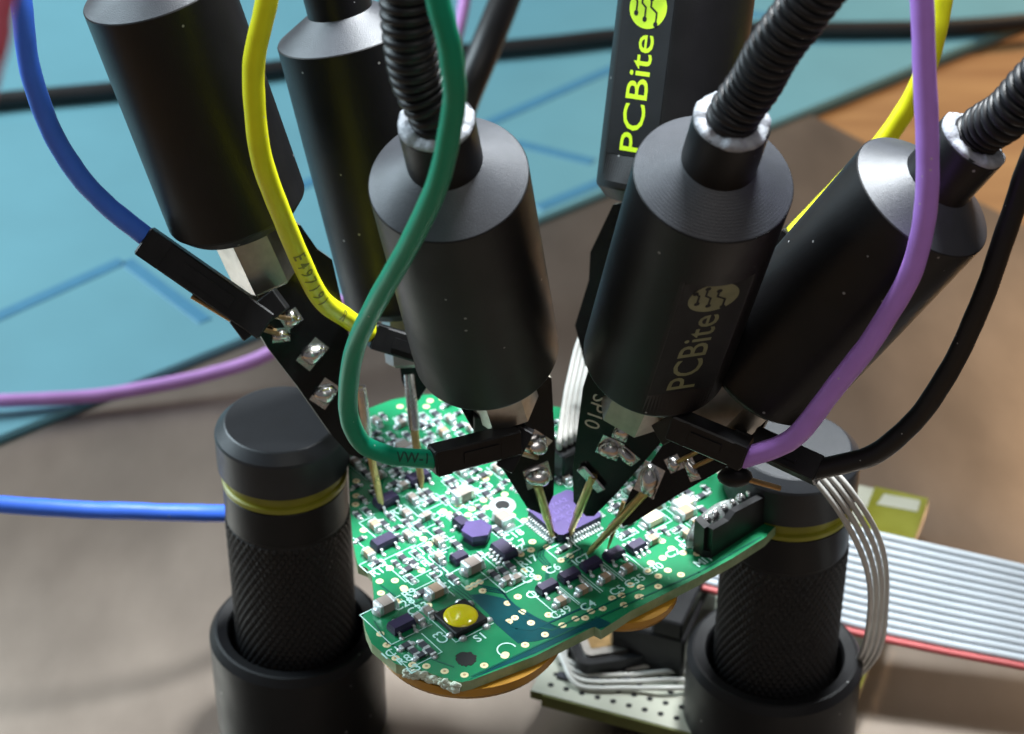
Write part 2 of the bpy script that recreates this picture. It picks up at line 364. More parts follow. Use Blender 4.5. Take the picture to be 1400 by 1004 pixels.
# bare copper-free areas and traces
flat('bare_area', 'mask_dark', [(640, 814), (660, 812), (688, 818), (735, 845), (760, 858), (740, 852), (768, 860), (812, 853), (815, 857), (733, 877), (708, 880), (676, 852), (668, 840)])
flat('bare_area', 'mask_dark', [(640, 930), (731, 894), (812, 855), (818, 852), (810, 846), (730, 884), (660, 920)], 0.02)
flat('bare_area', 'mask_dark', [(815, 843), (835, 852), (828, 857), (818, 860), (806, 851)], 0.045)
flat('bare_area', 'mask_dark', [(596, 768), (607, 758), (612, 770), (600, 781)])
def trace(pts, wd=0.28, m='mask_line'):
    pts = [PZ(u, v) for u, v in pts]; b = MB()
    for p, q in zip(pts, pts[1:]):
        d = q - p; n = V((-d.y, d.x, 0)).normalized()
        b.box((p + q) / 2 + EZ * 0.03, d / 2 + d.normalized() * wd * 0.4, n * wd / 2, EZ * 0.03)
    b.build('trace', m, board)
for k in range(3):
    trace([(655 + 5 * k, 800 + 4 * k), (682 + 4 * k, 806 + 3 * k), (712 - 3 * k, 836 + 2 * k), (725 - 4 * k, 842 + 4 * k)], 0.2, 'mask_dark')
    trace([(757 - 4 * k, 742 + 3 * k), (744 - 4 * k, 750 + 2 * k), (742 - 4 * k, 760 + k), (752 - 2 * k, 772 + 2 * k), (750 - 2 * k, 790 + k)], 0.22)
    trace([(778 + 4 * k, 742 + 2 * k), (788 + 4 * k, 748 + 2 * k), (786 + 5 * k, 757 + 2 * k), (772 + 4 * k, 766 + 3 * k)], 0.22)
    trace([(560 + 4 * k, 690), (580 + 5 * k, 715), (578 + 5 * k, 728), (602 + 5 * k, 752), (600 + 4 * k, 790 - k), (640 + 4 * k, 822 - 2 * k)], 0.2)
trace([(735, 858), (755, 862), (852, 815), (900, 795)], 0.25); trace([(690, 850), (706, 860), (728, 862), (800, 830)], 0.3, 'mask_dark')
trace([(520, 800), (560, 830), (580, 820)], 0.2); trace([(512, 850), (530, 880), (620, 912)], 0.2); trace([(645, 925), (810, 848), (955, 783), (1040, 735)], 0.25)
# vias
vmb = MB(); seg = 14
ring = lambda r, z: [V((r * math.cos(2 * PI * k / seg), r * math.sin(2 * PI * k / seg), z)) for k in range(seg)]
vmb.add(ring(0.54, 0) + ring(0.5, 0.035) + ring(0.2, 0.035) + ring(0.18, 0.02), [(i * seg + k, i * seg + (k + 1) % seg, (i + 1) * seg + (k + 1) % seg, (i + 1) * seg + k) for i in range(2) for k in range(seg)], 0)
vmb.add(ring(0.2, 0.03), [tuple(range(seg))], 1)
via_me = vmb.mesh('via', ['via', 'viahole'])
vias = [(519, 795), (540, 794), (521, 811), (552, 804), (520, 867), (529, 882), (541, 900), (564, 909), (583, 911), (608, 918), (635, 923), (662, 910), (690, 897), (718, 882), (745, 868), (769, 855), (787, 846), (808, 836), (691, 895),
        (696, 850), (704, 845), (714, 837), (726, 852), (750, 841), (641, 804), (648, 800), (656, 796), (660, 808), (694, 825), (708, 816), (717, 780), (726, 752), (728, 741), (748, 748), (767, 766), (779, 760), (746, 777), (661, 684), (665, 694), (712, 758),
        (850, 814), (853, 827), (875, 816), (876, 803), (900, 802), (900, 788), (873, 816), (913, 780), (931, 786), (906, 763), (934, 756), (918, 750), (905, 740), (953, 757), (571, 730), (579, 737), (587, 744), (533, 777), (576, 780), (645, 696), (553, 806), (560, 852), (545, 822), (586, 828), (579, 812),
        (487, 658), (487, 678), (486, 690), (497, 725), (606, 699), (614, 703), (629, 690), (640, 704), (605, 545), (588, 548), (583, 556), (560, 560), (547, 556), (626, 690), (664, 655), (668, 648), (690, 676), (700, 705), (717, 712), (890, 770), (885, 780), (862, 800), (837, 818), (824, 832), (800, 845), (735, 790)]
OCC = []
def ab(p): return (p.dot(E1), p.dot(E2))
for (u, v) in vias:
    inst('via', via_me, board, bp(u, v, 0.004)); OCC.append((ab(bp(u, v)), 0.45, 0.45))
# component meshes (local: x along the length, z up)
X, Y, Z = V((1, 0, 0)), V((0, 1, 0)), V((0, 0, 1))
def mk_cap(l, wd, h, body, endf=0.24):
    b = MB(); e = l * endf
    b.box((0, 0, h / 2 + 0.06), X * (l / 2 - e), Y * wd / 2 * 0.96, Z * h / 2 * 0.97, 0)
    for s in (-1, 1): b.box((s * (l / 2 - e / 2), 0, h / 2 + 0.06), X * e / 2, Y * wd / 2, Z * h / 2, 1, ch=0.08)
    for s in (-1, 1): b.blob((s * (l / 2 + 0.12), 0, 0.03), X * 0.42, Y * wd * 0.52, Z * h * 0.55, 1, 10, 4, 0.0)
    return b.mesh('capacitor', [body, 'tin'])
def mk_res(l, wd, h=0.4):
    b = MB(); e = l * 0.2
    b.box((0, 0, h / 2 + 0.05), X * (l / 2 - e), Y * wd / 2, Z * h / 2, 0)
    for s in (-1, 1):
        b.box((s * (l / 2 - e / 2), 0, h / 2 + 0.05), X * e / 2, Y * wd / 2 * 1.01, Z * h / 2 * 1.03, 1)
        b.blob((s * (l / 2 + 0.18), 0, 0.02), X * 0.4, Y * wd * 0.5, Z * h * 0.7, 1, 10, 4, 0.0)
    return b.mesh('resistor', ['res', 'tin'])
def mk_sot(l, wd, h, n1, n2, body='ic'):
    b = MB()
    lo = [V((sx * l / 2, sy * wd / 2, 0.12)) for sx, sy in ((-1, -1), (1, -1), (1, 1), (-1, 1))]
    mid = [V((sx * l / 2, sy * wd / 2, h * 0.55)) for sx, sy in ((-1, -1), (1, -1), (1, 1), (-1, 1))]
    hi = [V((sx * (l / 2 - 0.14), sy * (wd / 2 - 0.16), h)) for sx, sy in ((-1, -1), (1, -1), (1, 1), (-1, 1))]
    b.add(lo + mid + hi, [(3, 2, 1, 0), (8, 9, 10, 11)] + [(r * 4 + k, r * 4 + (k + 1) % 4, r * 4 + 4 + (k + 1) % 4, r * 4 + 4 + k) for r in range(2) for k in range(4)], 0)
    for n, sy in ((n1, -1), (n2, 1)):
        for i in range(n):
            x = 0 if n == 1 else -l * 0.34 + l * 0.68 * i / (n - 1)
            b.box((x, sy * (wd / 2 + 0.14), h * 0.45), X * 0.18, Y * 0.18, Z * 0.07, 1)
            b.box((x, sy * (wd / 2 + 0.32), h * 0.24), X * 0.18, Y * 0.06, Z * h * 0.24, 1)
            b.box((x, sy * (wd / 2 + 0.52), 0.09), X * 0.2, Y * 0.22, Z * 0.07, 1)
            b.blob((x, sy * (wd / 2 + 0.72), 0.02), X * 0.34, Y * 0.4, Z * 0.24, 1, 10, 4, 0.0)
    return b.mesh('transistor', [body, 'tin'])
CM = dict(cap=mk_cap(1.9, 1.15, 0.95, 'capt'), capg=mk_cap(1.8, 1.0, 0.9, 'capg'), capL=mk_cap(2.7, 1.9, 1.5, 'capg', 0.2), capT=mk_cap(2.6, 1.7, 1.25, 'capt', 0.22), capb=mk_cap(3.0, 1.9, 1.0, 'beige', 0.15),
          res=mk_res(1.7, 0.85), resS=mk_res(1.2, 0.65, 0.35), sot=mk_sot(2.9, 1.6, 1.15, 2, 1), sotw=mk_sot(3.4, 1.9, 1.3, 2, 1), sot6=mk_sot(3.4, 2.3, 1.3, 4, 4), sot5=mk_sot(2.6, 1.7, 1.1, 3, 3), dark=mk_sot(2.2, 1.7, 1.2, 1, 1))
NAMES = dict(cap='capacitor', capg='capacitor', capL='capacitor', capT='capacitor', capb='capacitor', res='resistor', resS='resistor', sot='transistor', sotw='transistor', sot6='chip', sot5='chip', dark='diode')
SZ = dict(cap=(1.4, .7), capg=(1.4, .65), capL=(1.9, 1.1), capT=(1.8, 1.0), capb=(1.9, 1.1), res=(1.25, .55), resS=(.95, .45), sot=(1.6, 1.5), sotw=(1.9, 1.7), sot6=(1.9, 1.9), sot5=(1.5, 1.6), dark=(1.3, 1.5))
def comp(kind, u=None, v=None, rot=0, P=None):
    p = bp(u, v) if P is None else P
    inst(NAMES[kind], CM[kind], board, p + EZ * 0.003, BA + rot * PI / 2)
    sx, sy = SZ[kind]
    if rot % 2: sx, sy = sy, sx
    OCC.append((ab(p), sx, sy))
for u, v in ((748, 807), (778, 791), (808, 776), (839, 762)): comp('sot', u, v)
comp('sot5', 870, 751)
for u, v in ((767, 826), (797, 810), (828, 794), (858, 781)): comp('cap', u, v)
comp('cap', 892, 742); comp('sot6', 689, 757, 1); comp('dark', 631, 720, 1); comp('dark', 628, 767, 0); comp('capL', 646, 779); comp('sotw', 525, 746); comp('sotw', 549, 859)
comp('sotw', 528, 689); comp('sotw', 572, 658); comp('capL', 688, 716, 1); comp('capL', 633, 682); comp('capg', 556, 706, 1); comp('cap', 513, 722, 1); comp('capg', 559, 736, 1)
comp('capg', 552, 668); comp('res', 588, 688); comp('res', 601, 730, 1); comp('res', 620, 671); comp('capT', 596, 813); comp('res', 577, 812); comp('capL', 527, 833, 0); comp('capg', 573, 850, 1); comp('capg', 586, 840, 1)
for u, v, r in ((551, 765, 1), (565, 772, 1), (558, 780, 0), (688, 783, 1), (697, 776, 1), (555, 885, 0), (566, 893, 1), (579, 884, 1), (575, 898, 0), (588, 893, 1)): comp('res', u, v, r)
comp('capg', 706, 795); comp('capg', 694, 797); comp('res', 770, 752); comp('res', 676, 788, 1); comp('capb', 892, 714); comp('capb', 934, 693); comp('capT', 937, 706)
comp('res', 660, 652); comp('res', 642, 660)
# black chip with painted violet sheen, standing hexagonal package
cp = bp(652, 737); hx = [cp + V((2.15 * math.cos(a), 2.0 * math.sin(a), 1.0)) for a in [k * PI / 3 + 0.25 for k in range(6)]]
b = MB().prism(hx, EZ * 0.9); hb = b.build('inductor', 'ic2', board); OCC.append((ab(cp), 2.3, 2.3))
MB().prism([cp + (p - cp) * 0.9 + EZ * -0.98 * 0 for p in [V((q.x, q.y, ZB + 0.05)) for q in hx]], EZ * 0.98).build('inductor_foot', 'ic', hb)
# main processor
c0 = bp(766, 746) + E1 * 3.95 + E2 * 3.95; OCC.append((ab(c0), 4.6, 4.6))
pk = MB()
def sq(h, z, c=0.5): return [c0 + E1 * x + E2 * y + EZ * z for x, y in ((-h + c, -h), (h - c, -h), (h, -h + c), (h, h - c), (h - c, h), (-h + c, h), (-h, h - c), (-h, -h + c))]
l0, l1, l2 = sq(3.8, 0.15), sq(3.85, 0.75), sq(3.75, 1.4)
pk.add(l0 + l1 + l2, [tuple(range(7, -1, -1))] + [(r * 8 + k, r * 8 + (k + 1) % 8, r * 8 + 8 + (k + 1) % 8, r * 8 + 8 + k) for r in range(2) for k in range(8)], 0)
pk.add(l2, [tuple(range(8))], 1)  # top face takes the brighter copy, its light painted in
proc = pk.build('processor', ['ic', 'ic2'], board)
pins = MB()
for sd in range(4):
    ax = (E1, E2, -E1, -E2)[sd]; ou = (-E2, E1, E2, -E1)[sd]
    for i in range(12):
        q = c0 + ax * (-2.75 + i * 0.5) + ou * 3.85
        pins.box(q + ou * 0.15 + EZ * 0.7, ax * 0.13, ou * 0.2, EZ * 0.06); pins.box(q + ou * 0.38 + EZ * 0.4, ax * 0.13, ou * 0.06, EZ * 0.34); pins.box(q + ou * 0.7 + EZ * 0.11, ax * 0.15, ou * 0.4, EZ * 0.07)
pins.build('pins', 'tin', proc)
tx = MB()
for i, s_ in enumerate(('8F74A2', 'D149', 'K06 CHN', '1804')): put_text(tx, s_, 1.25, c0 + E2 * (2.0 - i * 1.35) + EZ * 1.47, E1, E2, EZ)
tx.build('printing', 'ictext', proc)
# tactile switch
s0 = bp(630, 849); OCC.append((ab(s0), 3.3, 3.3))
sw = MB().box(s0 + EZ * 0.45, E1 * 2.55, E2 * 2.55, EZ * 0.45, ch=0.12).build('push_switch', 'plastic', board)
MB().blob(s0 + EZ * 0.85, E1 * 2.3, E2 * 2.3, EZ * 0.5, 0, 28, 10, 0.0).build('switch_dome', 'dome', sw)
sol = MB()
for x, y in ((-1.9, -3.0), (1.9, -3.0), (-1.9, 3.0), (1.9, 3.0), (2.9, -2.2), (2.9, 1.9), (-2.9, -1.5)): sol.blob(s0 + E1 * x + E2 * y, E1 * 0.6, E2 * 0.5, EZ * 0.5, 0, 10, 4, 0)
sol.build('solder_tabs', 'tin', sw)
# holes
def hole(u, v, r, rim=None, rough=0.0):
    p = bp(u, v)
    if rim: MB().lathe(p, EZ, [(0.004, r + 0.9), (0.05, r + 0.8), (0.05, r)], 32, capb=False, capt=False).build('hole_rim', rim, board)
    vs = [p + V((r * (1 + rough * math.sin(5 * k + k * k)) * math.cos(2 * PI * k / 32), r * (1 + rough * math.cos(3 * k * k)) * math.sin(2 * PI * k / 32), 0.05)) for k in range(32)]
    MB().prism([q - EZ * 0.045 for q in vs], EZ * 0.05).build('hole', 'hole', board); OCC.append((ab(p), r + 0.8, r + 0.8))
hole(687, 691, 1.0, 'tin'); hole(637, 901, 1.35, None, 0.12)
# silkscreen
silk = MB(); ZS = 0.03
def word(t, u, v, size=1.9, rot=0):
    x, y = (E1, E2) if rot == 0 else (E2, -E1) if rot == 1 else (-E2, E1)
    put_text(silk, t, size, bp(u, v, 0.075), x, y, EZ, 0, 0.02)
for t, u, v in (('S1', 657, 872), ('C39', 767, 838), ('C4', 804, 829), ('C5', 844, 808), ('C35', 868, 795), ('C30', 893, 779), ('IC7', 795, 766), ('C6', 756, 779), ('R17', 722, 768), ('R10', 716, 784), ('C9', 724, 792), ('R23', 661, 668), ('D4', 655, 709), ('C18', 702, 733), ('C1', 612, 801), ('Q1', 731, 812), ('IC1', 536, 893), ('R8', 553, 903), ('L3', 566, 915), ('MI1', 962, 768), ('R14', 590, 767), ('E', 604, 754), ('D1', 603, 783), ('C2', 920, 757), ('R12', 520, 781), ('R9', 560, 812), ('C33', 572, 833), ('C28', 552, 827), ('X5', 800, 728), ('C11', 868, 727), ('CP', 904, 726), ('D9', 935, 736), ('R40', 943, 744), ('A', 577, 727), ('C8', 598, 706), ('R3', 543, 700), ('Z', 714, 750), ('L1', 640, 690)): word(t, u, v)
word('C3', 603, 872, 2.0, 1); word('7', 715, 742, 1.8); word('J', 575, 753, 2.0)
def sline(pts, wd=0.17):
    pts = [PZ(u, v) for u, v in pts]
    for p, q in zip(pts, pts[1:]):
        d = q - p; n = V((-d.y, d.x, 0)).normalized() * wd / 2; e = d.normalized() * wd / 2
        silk.add([p - e - n + EZ * 0.078, q + e - n + EZ * 0.078, q + e + n + EZ * 0.078, p - e + n + EZ * 0.078], [(0, 1, 2, 3)])
def srect(u, v, l, wd, sides='abcd'):
    p = bp(u, v, 0.078)
    for k, (a, b_) in dict(a=((-l, -wd), (l, -wd)), b=((l, -wd), (l, wd)), c=((l, wd), (-l, wd)), d=((-l, wd), (-l, -wd))).items():
        if k in sides:
            A = p + E1 * a[0] + E2 * a[1]; B = p + E1 * b_[0] + E2 * b_[1]; d = (B - A).normalized(); n = V((-d.y, d.x, 0)) * 0.065
            silk.add([A - n - d * .09, B - n + d * .09, B + n + d * .09, A + n - d * .09], [(0, 1, 2, 3)])
for u, v in ((757, 818), (787, 802), (818, 786), (849, 771)): srect(u, v, 1.75, 3.0, 'db')
srect(630, 849, 3.0, 3.0, 'ad'); srect(568, 891, 2.6, 2.2, 'abd'); srect(541, 848, 3.2, 3.6, 'acd'); srect(587, 815, 2.6, 2.1, 'bcd'); srect(645, 780, 2.9, 2.6, 'abd'); srect(694, 785, 2.6, 2.9, 'abd'); srect(558, 772, 2.4, 2.8, 'abd')
srect(525, 741, 2.9, 3.2, 'ad'); srect(506, 774, 1.1, 1.0); srect(556, 706, 1.2, 2.2); srect(559, 735, 1.2, 2.2, 'abc'); srect(513, 722, 1.2, 2.2); srect(770, 752, 1.9, 1.3); srect(632, 680, 2.5, 1.9, 'abd'); srect(688, 714, 1.9, 2.2, 'ab'); srect(601, 729, 1.1, 1.9, 'acd'); srect(661, 660, 2.4, 2.4, 'abd'); srect(588, 688, 1.9, 1.1)
srect(652, 734, 3.3, 3.3, 'd'); srect(892, 714, 2.3, 1.5, 'ab'); srect(934, 693, 2.3, 1.6, 'ad'); srect(608, 728, 4.5, 7.5, 'a')
for k in range(26):
    a = PI * 0.15 + k * PI * 1.25 / 26; a2 = a + PI * 1.25 / 26; p = bp(693, 889, 0.078)
    silk.add([p + V((r * math.cos(q), r * math.sin(q), 0)) for q, r in ((a, 1.15), (a2, 1.15), (a2, 1.33), (a, 1.33))], [(0, 1, 2, 3)])
# filler parts in the dense areas
def inpoly(p, poly):
    c = False; n = len(poly)
    for i in range(n):
        (x1, y1), (x2, y2) = poly[i], poly[i - 1]
        if (y1 > p[1]) != (y2 > p[1]) and p[0] < (x2 - x1) * (p[1] - y1) / (y2 - y1) + x1: c = not c
    return c
zones = [[(484, 648), (560, 640), (690, 640), (716, 672), (672, 690), (700, 740), (640, 792), (560, 795), (515, 775), (492, 762)],
         [(486, 582), (545, 551), (575, 572), (600, 548), (690, 555), (720, 640), (600, 650), (484, 645)],
         [(770, 575), (900, 612), (972, 655), (955, 735), (925, 735), (860, 735), (820, 740), (842, 700), (790, 662), (720, 655), (735, 570)],
         [(660, 770), (705, 770), (725, 800), (705, 815), (670, 795)]]
occ_silk = 0
for z in zones:
    pz = [ab(PZ(u, v)) for u, v in z]
    a0, a1 = min(p[0] for p in pz), max(p[0] for p in pz); b0, b1 = min(p[1] for p in pz), max(p[1] for p in pz)
    na, nb = int((a1 - a0) / 0.9), int((b1 - b0) / 0.9)
    cells = [(i, j) for i in range(na) for j in range(nb)]; random.shuffle(cells)
    for i, j in cells:
        a, b_ = a0 + i * 0.9 + 0.3 * random.random(), b0 + j * 0.9 + 0.3 * random.random()
        if not inpoly((a, b_), pz): continue
        kind = random.choices(['res', 'resS', 'cap', 'capg', 'capL', 'sot'], [5, 5, 2, 4, 0.7, 0.35])[0]; rot = 1 if random.random() < 0.6 else 0
        sx, sy = SZ[kind]
        if rot: sx, sy = sy, sx
        if any(abs(o[0][0] - a) < o[1] + sx - 0.1 and abs(o[0][1] - b_) < o[2] + sy - 0.1 for o in OCC): continue
        p = V((0, 0, ZB)) + E1 * a + E2 * b_
        comp(kind, P=p, rot=rot); occ_silk += 1
        if random.random() < 0.55:
            for (qa, qb) in (((-1, -1), (1, -1)), ((1, -1), (1, 1)), ((1, 1), (-1, 1)), ((-1, 1), (-1, -1))):
                if random.random() < 0.25: continue
                A = p + E1 * qa[0] * (sx + .12) + E2 * qa[1] * (sy + .12) + EZ * 0.08; B = p + E1 * qb[0] * (sx + .12) + E2 * qb[1] * (sy + .12) + EZ * 0.08
                d = (B - A).normalized(); n = V((-d.y, d.x, 0)) * 0.05
                silk.add([A - n, B - n, B + n, A + n], [(0, 1, 2, 3)])
silk_o = silk.build('silkscreen', 'silk', board)
# chipped edge of the laminate
ce = MB(); pts = [(553, 913), (566, 917), (580, 919), (594, 924), (606, 929), (618, 933), (626, 936)]
for i in range(190):
    t = random.random() * (len(pts) - 1.001); k = int(t); u = pts[k][0] + (pts[k + 1][0] - pts[k][0]) * (t - k); v = pts[k][1] + (pts[k + 1][1] - pts[k][1]) * (t - k)
    p = bp(u, v, -random.random() * 1.5 * (0.4 + 0.6 * random.random()) - 0.15); r = 0.10 + 0.30 * random.random() ** 2
    ce.blob(p, X * r * 1.5, Y * r * 0.8, Z * r * 1.1, 0, 7, 5, -1, 0.25)
ce.build('chipped_edge', 'chip_edge', board)
# amber housings under the board
def amber(u, v, r, h, name='amber_lens'):
    p = bp(u, v); p.z = ZB - 1.7
    MB().lathe(p, -EZ, [(0, r), (h * 0.45, r * 1.0), (h * 0.8, r * 0.95), (h, r * 0.86)], 72).build(name, 'amber', board)
amber(640, 838, 12.7, 2.8); amber(850, 788, 7.6, 2.2)
# black socket with glued pins on the right edge
sA, sB = PZ(972, 764), PZ(1071, 699); sd = (sB - sA).normalized(); sn = V((-sd.y, sd.x, 0)); sl_ = (sB - sA).length
sock = thing_sock = MB().prism([sA, sA - sd * 0.6 + sn * 1.0, sA - sd * 0.6 + sn * 2.8, sA + sd * 1.0 + sn * 4.2, sB + sn * 4.2, sB], EZ * 1.2).build('socket', 'plastic', board)
MB().prism([sA + EZ * 1.1, sB + EZ * 1.1, sB + EZ * 4.4, sA + sd * 4.4 + EZ * 5.6, sA + sd * 3.2 + EZ * 4.8, sA + EZ * 5.0], sn * 1.0).build('socket_wall', 'plastic', sock)
MB().prism([sA - sd * 0.6 + sn * 1.0 + EZ * 1.1, sA - sd * 0.6 + sn * 2.8 + EZ * 1.1, sA - sd * 0.6 + sn * 2.8 + EZ * 5.6, sA - sd * 0.6 + sn * 1.0 + EZ * 5.0], sd * 1.2).build('socket_wall', 'plastic', sock)
MB().prism([sB + EZ * 1.1, sB + sn * 4.2 + EZ * 1.1, sB + sn * 4.2 + EZ * 4.2, sB + EZ * 4.2], -sd * 0.9).build('socket_wall', 'plastic', sock)
for i in range(6):
    q = sA + sd * (1.6 + i * 1.75) + sn * 2.6
    b = MB(); b.box(q + EZ * 2.9, sd * 0.3, sn * 0.3, EZ * 1.9); b.blob(q + EZ * 4.2, sd * 0.55, sn * 0.7, EZ * 0.8, 0, 10, 6, -0.6, 0.2); b.build('socket_pin', 'solder', sock)
gb = MB(); gb.blob(sA + sd * 4.6 + sn * 3.2 + EZ * 1.2, sd * 5.2, sn * 1.9, EZ * 3.6, 0, 28, 12, -0.2, 0.10);
gb.build('glue', 'clear', sock)
# rear connector where the thin white wires start
rc = bp(776, 640); rear = MB().box(rc + EZ * 2.2, E1 * 2.6, E2 * 2.2, EZ * 2.2, ch=0.25).build('wire_connector', 'plastic', board)

# ------------------------------------------------------------------ probes
D18 = 9.25
def on_plane(u, v, P, n):
    r = ray(u, v); return CAM + r * ((P - CAM).dot(n) / r.dot(n))
def probe(label, bot, top, tip, board_px, neck, needle, blobs=(), flat=None, roll=0, shaded_ringed=False, sp=None, pad=None, tip2=None):
    B, T, TP = PD(*bot), PD(*top), PZ(*tip)
    a = (T - B).normalized(); L = (T - B).length
    t = thing('test_probe', label, 'test probe', TP, 'weighted needle probes touching the green board')
    view = (CAM - B).normalized(); x, y = frame(a, view)                    # x faces the camera
    right = a.cross(x); 
    if flat:
        ang, f0, f1, depth = flat; fx = x * math.cos(ang) + (RT - a * RT.dot(a) - x * RT.dot(x)).normalized() * math.sin(ang); fx.normalize()
        f1 = min(f1, L - 0.6)
        cl = lambda tt: 99 if tt < f0 or tt > f1 + 0.01 else D18 - depth if tt > f0 + 0.05 else D18
        prof = [(0, 7.6), (0.25, 7.9), (1.6, 9.15), (1.9, D18)]
        tt = 2.4
        prof += [(f0, D18), (f0 + 3.6, D18)]
        prof += [(f1, D18), (f1 + 0.02, D18), (L - 0.15, D18), (L, D18 - 0.12)]
        cl = lambda q: (99 if q <= f0 + 1e-6 else D18 - depth if q <= f1 + 1e-6 else 99)
        body = MB().lathe(B, a, prof, 128, ref=fx, clamp=cl, smooth=False).build('weight', 'anod', t)
        fy = a.cross(fx)
        c = B + fx * (D18 - depth + 0.03); hw = math.sqrt(D18 ** 2 - (D18 - depth) ** 2) - 0.25
        lm = 'print_shaded' if shaded_ringed else 'print_green'  # the dim colour paints shade onto the print
        MB().prism([c + a * (f0 + 3.7) - fy * hw, c + a * (f1 - 0.2) - fy * hw, c + a * (f1 - 0.2) + fy * hw, c + a * (f0 + 3.7) + fy * hw], fx * 0.03).build('label', 'label', body)
        tl = f1 - f0 - 5.0
        wl = tl * 0.70
        vs, fs = glyphs('PCBite', 5.2, 0.03); w0 = max(p.x for p in vs) - min(p.x for p in vs); sx = wl / w0
        b = MB(); cc = c + fx * 0.05 + a * (f0 + 4.2 + wl / 2); up = a.cross(fx) * -1
        # reading direction runs up the axis, letter tops on its left
        up = fx.cross(a)
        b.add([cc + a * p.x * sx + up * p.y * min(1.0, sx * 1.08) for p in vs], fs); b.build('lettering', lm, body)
        lr = tl * 0.125; lc = c + fx * 0.045 + a * (f0 + 4.2 + wl + 0.9 + lr)
        b = MB(); n = 40
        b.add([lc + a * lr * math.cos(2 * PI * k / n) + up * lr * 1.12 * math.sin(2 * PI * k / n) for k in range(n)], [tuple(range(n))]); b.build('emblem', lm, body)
        b = MB()
        for off, pl in ((-0.45, ((-0.75, -0.5), (-0.2, -0.5), (0.05, -0.15), (0.45, -0.15))), (0, ((-0.55, 0.12), (0.0, 0.12), (0.2, 0.35), (0.7, 0.35))), (0.4, ((-0.3, 0.62), (0.25, 0.62), (0.45, 0.8)))):
            P_ = [lc + fx * 0.03 + a * lr * p + up * lr * 1.1 * q for p, q in pl]
            for p, q in zip(P_, P_[1:]):
                d = (q - p).normalized(); n_ = fx.cross(d) * lr * 0.05
                b.add([p - n_ - d * lr * .03, q - n_ + d * lr * .03, q + n_ + d * lr * .03, p + n_ - d * lr * .03], [(0, 1, 2, 3)])
            for e in (P_[0], P_[-1]):
                d1, d2 = a * lr * 0.13, up * lr * 0.13
                b.add([e + fx * 0.01 + d1 * math.cos(k * PI / 6) + d2 * math.sin(k * PI / 6) for k in range(12)], [tuple(range(12))])
        b.build('emblem_traces', 'label', body)
    else:
        body = MB().lathe(B, a, [(0, 7.6), (0.25, 7.9), (1.6, 9.15), (1.9, D18), (L - 0.15, D18), (L, D18 - 0.12)], 112).build('weight', 'anod', t)
    # turned cone with fine tool rings
    prof = []; nr = 15
    for i in range(nr + 1):
        r = D18 - 0.12 - (D18 - 0.12 - 4.3) * i / nr; z = L + 3.0 * i / nr
        prof.append((z, r))
        if i < nr and shaded_ringed: prof.append((z + (0.11 if shaded_ringed else 0.06 + 0.03 * (i % 2)), r - (0.16 if shaded_ringed else 0.18))) 
    MB().lathe(B, a, prof, 96, capb=False, capt=False).build('cone', 'anod2', t)
    MB().lathe(B, a, [(L + 2.6, 4.35), (L + 9.6, 4.35), (L + 9.9, 4.1)], 48).build('collar', 'anod', t)
    g = MB(); xx, yy = frame(a, view); ns = 64; vs = []
    for rr_, hh_ in ((4.28, 9.75), (4.3, 10.0), (3.9, 10.25), (3.3, 10.35), (2.6, 10.3)):
        for k in range(ns):
            q = k / ns * 2 * PI; wv = math.sin(3 * q + L) * 0.10 + math.sin(7 * q + 2 * L) * 0.08 + math.sin(17 * q) * 0.04
            vs.append(B + a * (L + hh_ + (wv * 1.6 if hh_ > 9.9 else 0)) + (xx * math.cos(q) + yy * math.sin(q)) * (rr_ + wv * 0.5))
    g.add(vs, [(i * ns + k, i * ns + (k + 1) % ns, (i + 1) * ns + (k + 1) % ns, (i + 1) * ns + k) for i in range(4) for k in range(ns)], 0, True)
    g.build('glue_ring', 'glue', t)
    # gooseneck
    n0 = B + a * (L + 8.5); path = [n0, B + a * (L + 11.5)] + [PD(*q) for q in neck]
    pts = resample(spline(path, 24), 0.12); per = 1.3
    MB().tube(pts, lambda i: 2.98 - 0.18 * abs(math.cos(PI * (i * 0.12 / per))) ** 1.5 - 0.55 * abs(math.cos(PI * (i * 0.12 / per))) ** 10, 26).build('gooseneck', 'neck', t)
    # hexagonal nut
    an = ((B - TP).normalized() + a * 0.25).normalized()
    hx_, hy_ = frame(an, view); ca, sa = math.cos(0.35 + roll), math.sin(0.35 + roll)
    b = MB(); b.lathe(B, an, [(-9.6, 4.1), (-9.2, 4.6), (1.5, 4.6)], 6, ref=hx_ * ca + hy_ * sa, smooth=False)
    b.build('nut', 'nut', t); MB().lathe(B, a, [(-0.35, 5.6), (0.3, 7.4)], 48).build('seat_washer', 'anod', t)
    # probe board
    ab_ = (B - TP).normalized(); v2 = (CAM - (B + TP) / 2).normalized(); nx, ny = frame(ab_, v2); n = (nx * math.cos(roll) + ny * math.sin(roll)).normalized()
    PB = B - a * 3.0 + n * 0.8
    front = [on_plane(u, v, PB, n) for u, v in board_px]
    pbo = MB().prism([p - n * 1.5 for p in front], n * 1.5, 0, 1).build('probe_board', ['pboard', 'pedge'], t)
    # castellated gold edge marks
    nd = [on_plane(u, v, PB, n) + n * 0.45 for u, v in needle[:-1]]
    tipp = PZ(*needle[-1]) 
    nd.append(tipp)
    if len(nd) == 2: pts = [nd[0] + (nd[1] - nd[0]) * f for f in (0, 0.62, 0.64, 0.93, 1.0)]; rr = [0.62, 0.62, 0.5, 0.42, 0.15]
    else: pts = [nd[0], nd[1], nd[1].lerp(nd[2], .85), nd[2]]; rr = [0.6, 0.6, 0.5, 0.2]
    MB().tube(pts, rr, 14).build('needle', 'gold', t)
